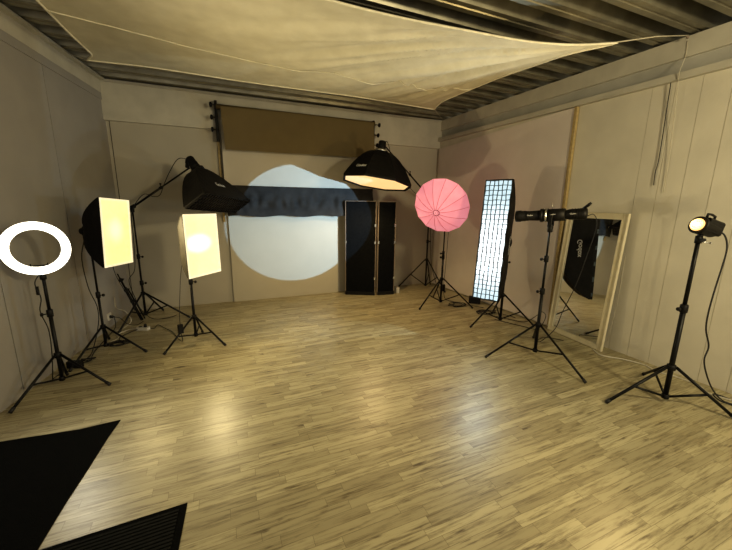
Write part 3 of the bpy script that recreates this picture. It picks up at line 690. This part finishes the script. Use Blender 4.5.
# ------------------------------------------------------------------ folded stand leaning in the corner
t = thing('folded_light_stand', (-1.0, 5.20, 0), 'small folded black light stand leaning in the far left corner against the left wall', 'light stand')
a, c = V(-1.01, 5.20, .02), V(-1.215, 5.26, .60)
d = (c - a).normalized(); sx_, sy_, _ = frame(d)
MB().tube([a, c], .012, 8).tube([c, c + d * .06], .008, 8).build('pole', 'black', t)
for k in range(3):
    o_ = (sx_ * math.cos(k * 2.1) + sy_ * math.sin(k * 2.1)) * .022
    MB().tube([a + o_ * 1.4 + d * .005, a.lerp(c, .72) + o_], .009, 6).build('leg', 'black', t)
for f in (.45, .72, .95):
    MB().lathe(a.lerp(c, f) - d * .02, d, [(0, .018), (.005, .028), (.035, .028), (.04, .016)], 10).build('collar', 'plastic', t)
    q = a.lerp(c, f); MB().tube([q, q + V(.04, -.03, .02)], .008, 6).build('knob', 'plastic', t)

# ------------------------------------------------------------------ floor mats
def sheet(name, pts, z0, z1, m, label):
    mb = MB(); n = len(pts); mb.add([(x, y, z0) for x, y in pts] + [(x, y, z1) for x, y in pts], [list(range(n, 2 * n)), list(range(n))[::-1]] + [[i, (i + 1) % n, n + (i + 1) % n, n + i] for i in range(n)])
    cx, cy = sum(p[0] for p in pts) / n, sum(p[1] for p in pts) / n
    o = mb.build(name, m, loc=(cx, cy, z0)); o['label'] = label; o['category'] = 'mat'; return o
sheet('floor_mat', [(-.76, 2.785), (-.79, 2.60), (-.822, 2.30), (-.853, 2.05), (-.875, 1.784), (-.93, 1.15), (-1.93, 1.10), (-1.86, 1.9), (-1.70, 2.80), (-1.438, 2.806), (-1.0, 2.765)], .0, .006, 'mat_black', 'large plain black floor mat in the near left corner of the floor')
t = thing('doormat', (-.55, 1.4, 0), 'small dark ribbed doormat at the bottom edge, beside the plain black mat', 'doormat')
Xa = V(-.254 + .854, 1.800 - 1.776, 0); A_ = V(-.254, 1.80, 0); ux = Xa.normalized(); uy = V(-.274 + .254, 1.533 - 1.80, 0).normalized(); Wd, Hd = .75, .5
def dm(u, v_, z): return A_ - ux * u + uy * v_ + V(0, 0, z)
mb = MB(); q = [dm(0, 0, 0), dm(Wd, 0, 0), dm(Wd, Hd, 0), dm(0, Hd, 0)]; mb.add(q + [p + V(0, 0, .005) for p in q], [[4, 5, 6, 7], [3, 2, 1, 0], [0, 1, 5, 4], [1, 2, 6, 5], [2, 3, 7, 6], [3, 0, 4, 7]])
mb.build('rubber_base', 'mat_black', t)
mb = MB(); v0 = .03
while v0 < Hd - .04:
    mb.obox(dm(Wd / 2, v0 + .008, .008), ux, uy, (0, 0, 1), Wd / 2 - .035, .0065, .004); v0 += .021
mb.build('ribbed_carpet', 'mat_rib', t)

# ------------------------------------------------------------------ sail under the roof deck
def zf(x, y): return 3.02 - .10 * math.exp(-((x - 3.0) ** 2 + (y - 2.1) ** 2) / .8) - .06 * math.exp(-((x - 1) ** 2 + (y - 3) ** 2) / 3)
P4 = (-1.24, 2.05)
Lb = [P4, (-1.13, 2.7), (-1.084, 3.559), (-1.063, 4.081), (-1.035, 4.45), (-1.035, 4.60), (-1.12, 4.773)]
Bb = [(-1.12, 4.773), (-.90, 4.745), (-.548, 4.70), (-.058, 4.70), (.372, 4.705), (1.639, 4.68), (2.23, 4.72), (3.0, 4.80), (3.205, 4.819)]
Rb = [(3.13, 2.085), (2.985, 2.42), (3.008, 2.896), (3.044, 3.707), (3.051, 4.326), (3.12, 4.62), (3.205, 4.819)]
Fb = [P4, (-.5, 2.38), (.2, 2.54), (.832, 2.586), (1.539, 2.572), (2.289, 2.463), (2.743, 2.301), (3.13, 2.085)]
def resample(pts, n):
    sp_ = [Vector((p[0], p[1], 0)) for p in pts]; sp_ = spline(sp_, 10); L_ = [0]
    for i in range(1, len(sp_)): L_.append(L_[-1] + (sp_[i] - sp_[i - 1]).length)
    out = []; j = 0
    for k in range(n + 1):
        s_ = L_[-1] * k / n
        while j < len(L_) - 2 and L_[j + 1] < s_: j += 1
        f = (s_ - L_[j]) / max(1e-9, L_[j + 1] - L_[j]); out.append(sp_[j].lerp(sp_[j + 1], f))
    return out
NU, NV = 120, 70
lb, rb_, fb, bb = resample(Lb, NV), resample(Rb, NV), resample(Fb, NU), resample(Bb, NU)
def wrinkle(x, y):
    dx, dy = x - 3.13, y - 2.085; r_ = math.hypot(dx, dy); a_ = math.atan2(dy, -dx)
    f = math.exp(-((r_ - 1.3) / 1.3) ** 2) * min(1, r_ / .5)
    w1 = mnoise.noise(Vector((a_ * 8, r_ * .3, 2.))) + .5 * mnoise.noise(Vector((a_ * 25, r_ * .5, 5.)))
    a2 = math.atan2(y - 4.8, x + 1.1); w2 = mnoise.noise(Vector((a2 * 9, 1.2, 3.)))
    return .11 * f * w1 + .006 * w2 * math.exp(-((math.hypot(x + 1.1, y - 4.8)) / 1.5) ** 2) + .006 * mnoise.noise(Vector((x * .8, y * 3., 7)))
pts = []
for j in range(NV + 1):
    v_ = j / NV
    for i in range(NU + 1):
        u_ = i / NU
        p = lb[j] * (1 - u_) + rb_[j] * u_ + fb[i] * (1 - v_) + bb[i] * v_ - (lb[0] * (1 - u_) * (1 - v_) + rb_[0] * u_ * (1 - v_) + lb[-1] * (1 - u_) * v_ + rb_[-1] * u_ * v_)
        ed = min(1, min(u_, 1 - u_, v_, 1 - v_) * 10)
        pts.append(Vector((p.x, p.y, zf(p.x, p.y) + wrinkle(p.x, p.y) * ed)))
mb = MB(); mb.add(pts, [[j * (NU + 1) + i, j * (NU + 1) + i + 1, (j + 1) * (NU + 1) + i + 1, (j + 1) * (NU + 1) + i] for j in range(NV) for i in range(NU)], True)
tS = thing('shade_sail', (1.0, 3.5, 2.95), 'cream cloth shade sail stretched flat below the corrugated roof', 'shade sail')
mb.build('sail_cloth', 'sail', tS)
hem = [pts[i] for i in range(NU + 1)] + [pts[j * (NU + 1) + NU] for j in range(1, NV + 1)] + [pts[NV * (NU + 1) + i] for i in range(NU - 1, -1, -1)] + [pts[j * (NU + 1)] for j in range(NV - 1, -1, -1)]
MB().tube([p - V(0, 0, .002) for p in hem], .009, 6).build('hem', 'sail_hem', tS)
jm = [pts[round(NV * (.615 - .03 * math.sin(PI * i / NU) + .04 * (1 - i / NU) * 0)) * (NU + 1) + i] for i in range(NU + 1)]
seam = []
for i in range(NU + 1):
    vv = .60 + .06 * math.sin(PI * i / NU * .9); j0 = int(vv * NV); f = vv * NV - j0
    seam.append(pts[j0 * (NU + 1) + i].lerp(pts[(j0 + 1) * (NU + 1) + i], f) - V(0, 0, .006))
MB().tube(seam, .005, 5).build('middle_seam', 'sail_hem', tS)
def rope(pts_, r_, label, name='sail_rope'):
    o = MB().tube(pts_, r_, 6).build(name, 'rope', loc=pts_[0]); o['label'] = label; o['category'] = 'rope'
rope([V(3.13, 2.085, 2.915), V(3.55, 2.03, 3.01), V(3.965, 2.012, 3.085)], .005, 'thin rope pulling the near right sail corner to the right beam')
rope([V(3.205, 4.819, 3.015), V(3.60, 5.25, 3.05), V(3.93, 5.60, 3.08)], .004, 'thin rope pulling the far right sail corner to the room corner')
rope([V(-1.12, 4.773, 3.015), V(-1.22, 4.83, 3.05), V(-1.32, 4.87, 3.09)], .004, 'short rope tying the far left sail corner to the left beam')
rope([V(-1.24, 2.05, 3.01), V(-1.45, 2.0, 3.04), V(-1.68, 1.95, 3.08)], .004, 'rope tying the near left sail corner to the left beam, above the picture')
o = MB().lathe((3.975, 2.02, 3.075), (-1, 0, .1), [(0, .012), (.01, .012), (.012, .004), (.03, .004)], 10).build('beam_hook', 'edge_wood', loc=(3.97, 2.02, 3.07)); o['label'] = 'small rusty hook on the right beam where the sail rope ends'; o['category'] = 'hook'
# two cords hanging down the right wall
o = MB().tube(spline([V(rwx(2.03) - .004, 2.035, 3.06), V(rwx(2.03) - .006, 2.03, 2.93), V(rwx(2.03) - .062, 2.025, 2.80), V(rwx(2.03) - .062, 2.022, 2.72), V(rwx(2.03) - .02, 2.01, 2.2), V(rwx(2.0) - .012, 2.0, 1.73)]), .003, 5).build('hanging_cord', 'rope', loc=(rwx(2.03), 2.03, 3.06)); o['label'] = 'pale thin cord hanging from the hook down the right wall'; o['category'] = 'cord'
o = MB().tube(spline([V(rwx(2.1) - .02, 2.10, 2.728), V(rwx(2.1) - .015, 2.095, 2.4), V(rwx(2.1) - .012, 2.09, 2.05), V(rwx(2.1) - .012, 2.10, 1.93), V(rwx(2.1) - .012, 2.095, 1.80)]), .004, 5).build('hanging_cord', 'rubber', loc=(rwx(2.1), 2.10, 2.73)); o['label'] = 'dark cord hanging from the rail down the right wall'; o['category'] = 'cord'

# ------------------------------------------------------------------ socket, power strip, adapters
ys0 = 5.09; xw = lwx(ys0); nw = Vector((1, -AL, 0)).normalized(); tw = Vector((AL, 1, 0)).normalized()
t = thing('wall_socket', (xw, ys0, .1), 'white socket with a black plug low on the left wall near the corner', 'socket')
MB().obox(V(xw, ys0, .145) + nw * .006, tw, V(0, 0, 1), nw, .045, .045, .006, .008).build('socket_plate', 'white_plastic', t)
MB().lathe(V(xw, ys0, .14) + nw * .012, nw, [(0, .020), (.03, .018), (.04, .008)], 14).build('plug', 'rubber', t, label='black plug')
t = thing('power_strip', (-.944, 4.83, 0), 'small white power strip lying on the floor near the far left corner', 'power strip')
dps = V(.9, -.42, 0).normalized(); pps = V(.42, .9, 0).normalized()
MB().obox((-.944, 4.83, .022), dps, pps, (0, 0, 1), .075, .03, .02, .008).build('strip_body', 'white_plastic', t)
for s_ in (-.035, .03): MB().lathe(V(-.944, 4.83, .042) + dps * s_, (0, 0, 1), [(0, .019), (.003, .021), (.004, .021)], 14).build('outlet', 'black', t)
MB().lathe(V(-.944, 4.83, .045) + dps * .03, (0, 0, 1), [(0, .017), (.03, .016), (.036, .01)], 12).build('plug', 'rubber', t, label='black plug')
t = thing('power_adapter', (-.47, 4.18, .12), 'black power adapter hanging by its lead beside the right glowing softbox stand', 'adapter')
MB().obox((-.455, 4.10, .205), (.9, .3, 0), (-.3, .9, 0), (0, 0, 1), .028, .02, .05, .006).build('adapter_body', 'plastic', t)
MB().tube([V(-.455, 4.10, .25), V(-.45, 4.11, .40), V(-.42, 4.25, .75), V(-.37, 4.32, 1.05)], .0035, 5).build('lead', 'rubber', t)
o = MB().obox((3.80, 4.27, .055), (.8, -.6, 0), (.6, .8, 0), (0, 0, 1), .09, .045, .055, .012).build('battery_box', 'plastic', loc=(3.80, 4.27, 0)); o['label'] = 'black box on the floor behind the foot of the strip softbox'; o['category'] = 'box'
# adapter on leg of the left softbox stand
o = MB().obox((-1.36, 3.92, .035), (.35, .9, 0), (-.9, .35, 0), (0, 0, 1), .028, .07, .03, .008).build('power_adapter', 'plastic', loc=(-1.36, 3.92, 0)); o['label'] = 'black power adapter lying by the left wall at the left softbox stand'; o['category'] = 'adapter'

# ------------------------------------------------------------------ cables
def coil(c, r, n, seed, z=.008, sq=.7):
    rnd = random.Random(seed); out = []
    for k in range(n * 8):
        a_ = k * 2 * PI / 8; rr2 = r * (.35 + .95 * rnd.random()); out.append(V(c[0] + math.cos(a_) * rr2, c[1] + math.sin(a_) * rr2 * sq, z + .006 * rnd.random() + .003 * (k // 8)))
    return out
cable('power_cable', [V(-1.36, 3.565, 1.0), V(-1.40, 3.56, .92), V(-1.375, 3.55, .80), V(-1.40, 3.56, .68), V(-1.365, 3.55, .52), V(-1.375, 3.555, .30), V(-1.42, 3.60, .05), V(-1.46, 3.72, .008), V(-1.42, 3.86, .01)], .004, 'rubber', 'black cable running down the ring light stand')
MB().obox((-1.392, 3.56, .86), (1, 0, 0), (0, 1, 0), (0, 0, 1), .010, .008, .035, .003).build('inline_switch', 'plastic', loc=(-1.392, 3.56, .86), label='small black inline switch on the ring light cable', category='switch')
cable('power_cable', [V(-1.25, 4.32, 1.2), V(-1.29, 4.30, 1.0), V(-1.27, 4.29, .7), V(-1.22, 4.28, .5), V(-1.235, 4.29, .3), V(-1.30, 4.2, .03), V(-1.33, 4.05, .008)] + coil((-1.30, 4.05), .07, 2, 1) + [V(-1.3, 4.3, .008), V(-1.28, 4.8, .008), V(-1.27, 5.0, .03), V(-1.29, 5.09, .14)], .0045, 'rubber', 'black cable of the left glowing softbox, bunched at the wall', k=4)
cable('power_cable', coil((-1.12, 4.42), .10, 3, 2) + [V(-1.15, 4.6, .01), V(-1.05, 4.8, .01), V(-.95, 4.84, .03)], .0045, 'rubber', 'black cable coiled by the left softbox stand, running to the power strip', k=4)
cable('power_cable', [V(-.90, 4.83, .03), V(-.83, 4.82, .008), V(-.80, 4.95, .008), V(-.70, 4.78, .008), V(-.60, 4.6, .008), V(-.52, 4.35, .008), V(-.45, 4.13, .05), V(-.455, 4.10, .16)], .004, 'rubber', 'black cable from the power strip to the right glowing softbox', k=6)
cable('extension_cable', [V(-1.01, 4.86, .02), V(-1.12, 4.88, .006), V(-1.2, 4.75, .006), V(-1.16, 4.62, .006), V(-1.22, 4.5, .006)], .005, 'white_cable', 'short white cable of the power strip on the floor')
cable('power_cable', [V(-1.28, 5.09, .13), V(-1.22, 5.05, .12), V(-1.14, 5.0, .05), V(-1.05, 5.05, .008), V(-1.0, 5.18, .008)], .004, 'rubber', 'black cable from the plug in the wall socket')
cable('power_cable', [V(-1.30, 5.25, .35), V(-1.26, 5.1, .25), V(-1.16, 5.06, .20), V(-1.10, 5.02, .08), V(-1.18, 4.98, .01), V(-1.25, 4.9, .006)], .004, 'white_cable', 'white cable looping off the wall in the far left corner')
hl = hdL
cable('power_cable', [hl + V(-.03, 0, .04), hl + V(-.16, .04, .05), hl + V(-.27, .08, -.10), hl + V(-.36, .12, -.27), hl + V(-.42, .14, -.40), hl + V(-.50, .17, -.42), hl + V(-.62, .22, -.40), V(-1.0, 5.32, 1.44), V(-1.02, 5.33, 1.1), V(-1.05, 5.33, .7), V(-1.13, 5.32, .55), V(-1.09, 5.33, .30), V(-1.03, 5.32, .12), V(-.9, 5.25, .008), V(-.72, 5.22, .008), V(-.62, 5.3, .008)], .0045, 'rubber', 'black cable looping under the left boom arm')
cable('power_cable', [V(-1.22, 5.16, 1.12), V(-1.24, 5.15, .75), V(-1.17, 5.14, .5), V(-1.12, 5.13, .44), V(-1.13, 5.14, .50)], .004, 'rubber', 'black cable hanging in the far left corner behind the left softbox')
hr = hdR
cable('power_cable', [hr + V(.03, 0, .03), hr + V(.10, .04, .07), hr + V(.19, .12, -.03), hr + V(.24, .18, -.18), hr + V(.42, .30, -.36), hr + V(.75, .52, -.52), hr + V(1.1, .78, -.66), V(3.60, 5.41, 1.62), V(3.64, 5.40, 1.0), V(3.66, 5.36, .5), V(3.74, 5.28, .12), V(3.80, 5.2, .008)], .0045, 'rubber', 'black cable slung under the right boom arm')
t = thing('power_adapter', (3.42, 4.62, 0), 'black power adapter hanging low between the two far right stands', 'adapter')
MB().obox((3.455, 4.66, .20), (1, 0, 0), (0, 1, 0), (0, 0, 1), .022, .018, .055, .005).build('adapter_body', 'plastic', t)
MB().tube(spline([V(3.455, 4.66, .25), V(3.44, 4.62, .55), V(3.40, 4.55, .95), V(3.34, 4.47, 1.25), V(3.26, 4.43, 1.42)]), .004, 5).build('lead', 'rubber', t)
cable('power_cable', [V(3.455, 4.66, .15), V(3.46, 4.6, .02), V(3.5, 4.45, .008)] + coil((3.47, 4.28), .15, 3, 3) + [V(3.6, 4.2, .008), V(3.75, 4.0, .008)], .0045, 'rubber', 'black cable coiled on the floor by the pink umbrella stand', k=4)
cable('power_cable', coil((3.62, 3.78), .14, 4, 4) + [V(3.8, 3.6, .008), V(3.84, 3.45, .008)], .0045, 'rubber', 'black cable piled on the floor behind the strip softbox stand', k=4)
cable('power_cable', [V(3.62, 3.6, .008), V(3.72, 3.35, .012), V(3.80, 3.22, .03), V(3.88, 3.14, .13), V(3.90, 3.08, .20), V(3.88, 3.0, .17), V(3.80, 2.98, .06), V(3.72, 3.0, .008), V(3.66, 3.12, .008), V(3.58, 3.3, .008), V(3.5, 3.5, .008)], .0045, 'rubber', 'black cable looping up off the floor between the strip softbox and the mirror')
cable('power_cable', [ax(-.28) - ys * .03, ax(-.34) + V(.02, 0, -.01), ax(-.37) + V(.03, 0, -.12), ax(-.34) + V(.04, .02, -.40), ax(-.28) + V(.06, .03, -.7), ax(-.22) + V(.06, .06, -1.0), V(3.30, 2.42, .28), V(3.34, 2.60, .06), V(3.42, 2.72, .008), V(3.6, 2.75, .008), V(3.72, 2.6, .008)], .004, 'rubber', 'black cable hanging from the back of the long spotlight across the mirror')
cable('power_cable', [am_(-.115), V(3.40, 1.27, 1.40), V(3.43, 1.25, 1.30), V(3.42, 1.25, 1.15), V(3.39, 1.25, .98), V(3.375, 1.25, .80), V(3.40, 1.25, .67), V(3.50, 1.25, .52), V(3.48, 1.25, .41), V(3.54, 1.24, .28), V(3.66, 1.22, .12), V(3.78, 1.18, .012), V(3.84, 1.10, .008), V(3.88, 1.2, .008), V(3.80, 1.26, .03), V(3.74, 1.18, .02), V(3.80, 1.05, .008)], .0055, 'rubber', 'black cable hanging from the lit flash head down to the floor at the right edge')
cable('extension_cable', [V(3.80, 2.30, .006), V(3.74, 2.16, .006), V(3.86, 2.0, .006), V(3.92, 1.85, .006), V(3.88, 1.72, .006), V(3.93, 1.55, .006), V(3.92, 1.40, .006), V(3.84, 1.30, .006), V(3.90, 1.1, .006), V(3.94, .9, .006)], .0065, 'white_cable', 'long white cable lying along the foot of the right wall')
o = MB().tube(spline([V(3.905, 2.22, .12), V(3.93, 2.2, .6), V(3.955, 2.215, 1.1)]), .003, 5).build('hanging_cord', 'rope', loc=(3.905, 2.22, .12)); o['label'] = 'thin pale cord hanging behind the near edge of the mirror'; o['category'] = 'cord'

# ------------------------------------------------------------------ lamps
def spot(loc, target, energy, col, size, blend, radius):
    l = bpy.data.lights.new('spot', 'SPOT'); l.energy = energy; l.color = col; l.spot_size = size; l.spot_blend = blend; l.shadow_soft_size = radius
    o = bpy.data.objects.new('spot_beam', l); COL.objects.link(o); o.location = loc
    o.rotation_euler = (Vector(target) - Vector(loc)).to_track_quat('-Z', 'Y').to_euler(); return o
spot(lens, (1.42, 5.65, 1.27), SPOT_E, (.44, .72, 1.), math.radians(30.9), .05, .0012)
def point(loc, e, col, r_):
    l = bpy.data.lights.new('lamp', 'POINT'); l.energy = e; l.color = col; l.shadow_soft_size = r_
    o = bpy.data.objects.new('fill_lamp', l); COL.objects.link(o); o.location = loc; return o
def face_lamp(c, n, e, col, size=165, r_=0.):
    """added unseen spot by a glowing face, standing in for its light"""
    spot(Vector(c) + Vector(n).normalized() * .06, Vector(c) + Vector(n) * 2, e, col, math.radians(size), .6, r_)
face_lamp(cl, nl, 34, (1., .80, .42)); face_lamp(cc, nc, 44, (1., .82, .45))
face_lamp(cs + V(0, 0, .35), ns, 34, (.72, .90, 1.)); face_lamp(cs - V(0, 0, .35), ns, 34, (.72, .90, 1.))
face_lamp(co, no, 45, (1., .72, .36), 150); face_lamp(cP, nP, 25, (1., .45, .45), 150)
face_lamp(cR + nR * .02, nR, 30, (1., .95, .8)); face_lamp(am_(.11), aM, 60, (1., .74, .34), 170)
w = bpy.data.worlds.new('World'); scn.world = w; w.use_nodes = True
w.node_tree.nodes['Background'].inputs[0].default_value = (1., .91, .74, 1); w.node_tree.nodes['Background'].inputs[1].default_value = WORLD_E
point((2.7, -.9, 2.6), LAMP_E, (1., .85, .52), .2)  # added warm fill, unseen behind the camera, brightens the right side

# ------------------------------------------------------------------ camera
f_px, pitch, yaw, roll = 342.438, .208704, .408672, .012143
cy_, sy2 = math.cos(yaw), math.sin(yaw)
fwv = Vector((sy2 * math.cos(pitch), cy_ * math.cos(pitch), -math.sin(pitch))); r0 = Vector((cy_, -sy2, 0)); u0 = r0.cross(fwv)
rv = r0 * math.cos(roll) + u0 * math.sin(roll); uv = -r0 * math.sin(roll) + u0 * math.cos(roll)
cam = bpy.data.cameras.new('Camera'); cam.sensor_width = 36; cam.lens = f_px / 732 * 36; cam.clip_start = .02
co_ = bpy.data.objects.new('Camera', cam); COL.objects.link(co_)
mtx = Matrix((rv, uv, -fwv)).transposed().to_4x4(); mtx.translation = Vector((0, 0, 1.6)); co_.matrix_world = mtx
scn.camera = co_
scn.view_settings.view_transform = 'Standard'; scn.view_settings.look = 'Medium High Contrast'; scn.view_settings.exposure = 0.
scn.cycles.use_denoising = True; scn.cycles.max_bounces = 8; scn.cycles.caustics_reflective = False; scn.cycles.caustics_refractive = False
scn.cycles.sample_clamp_indirect = 6

# repeats of one kind carry the same group
GROUPS = {'light stand': 'black tripod light stands round the room', 'cable': 'cables on the stands and the floor', 'flash head': 'black studio flash heads',
          'adapter': 'black power adapters on the cables', 'rope': 'ropes holding the shade sail', 'bracket': 'roller brackets of the backdrops',
          'cord': 'cords hanging on the right wall', 'batten': 'upright wooden battens'}
for o in scn.objects:
    c = o.get('category')
    if c in GROUPS: o['group'] = GROUPS[c]
    elif o.name.startswith('softbox'): o['group'] = 'glowing rectangular softboxes on the left'
    elif o.name.startswith('strip_softbox'): o['group'] = 'long strip softboxes'
    elif o.name.startswith('standing_board'): o['group'] = 'black standing boards'
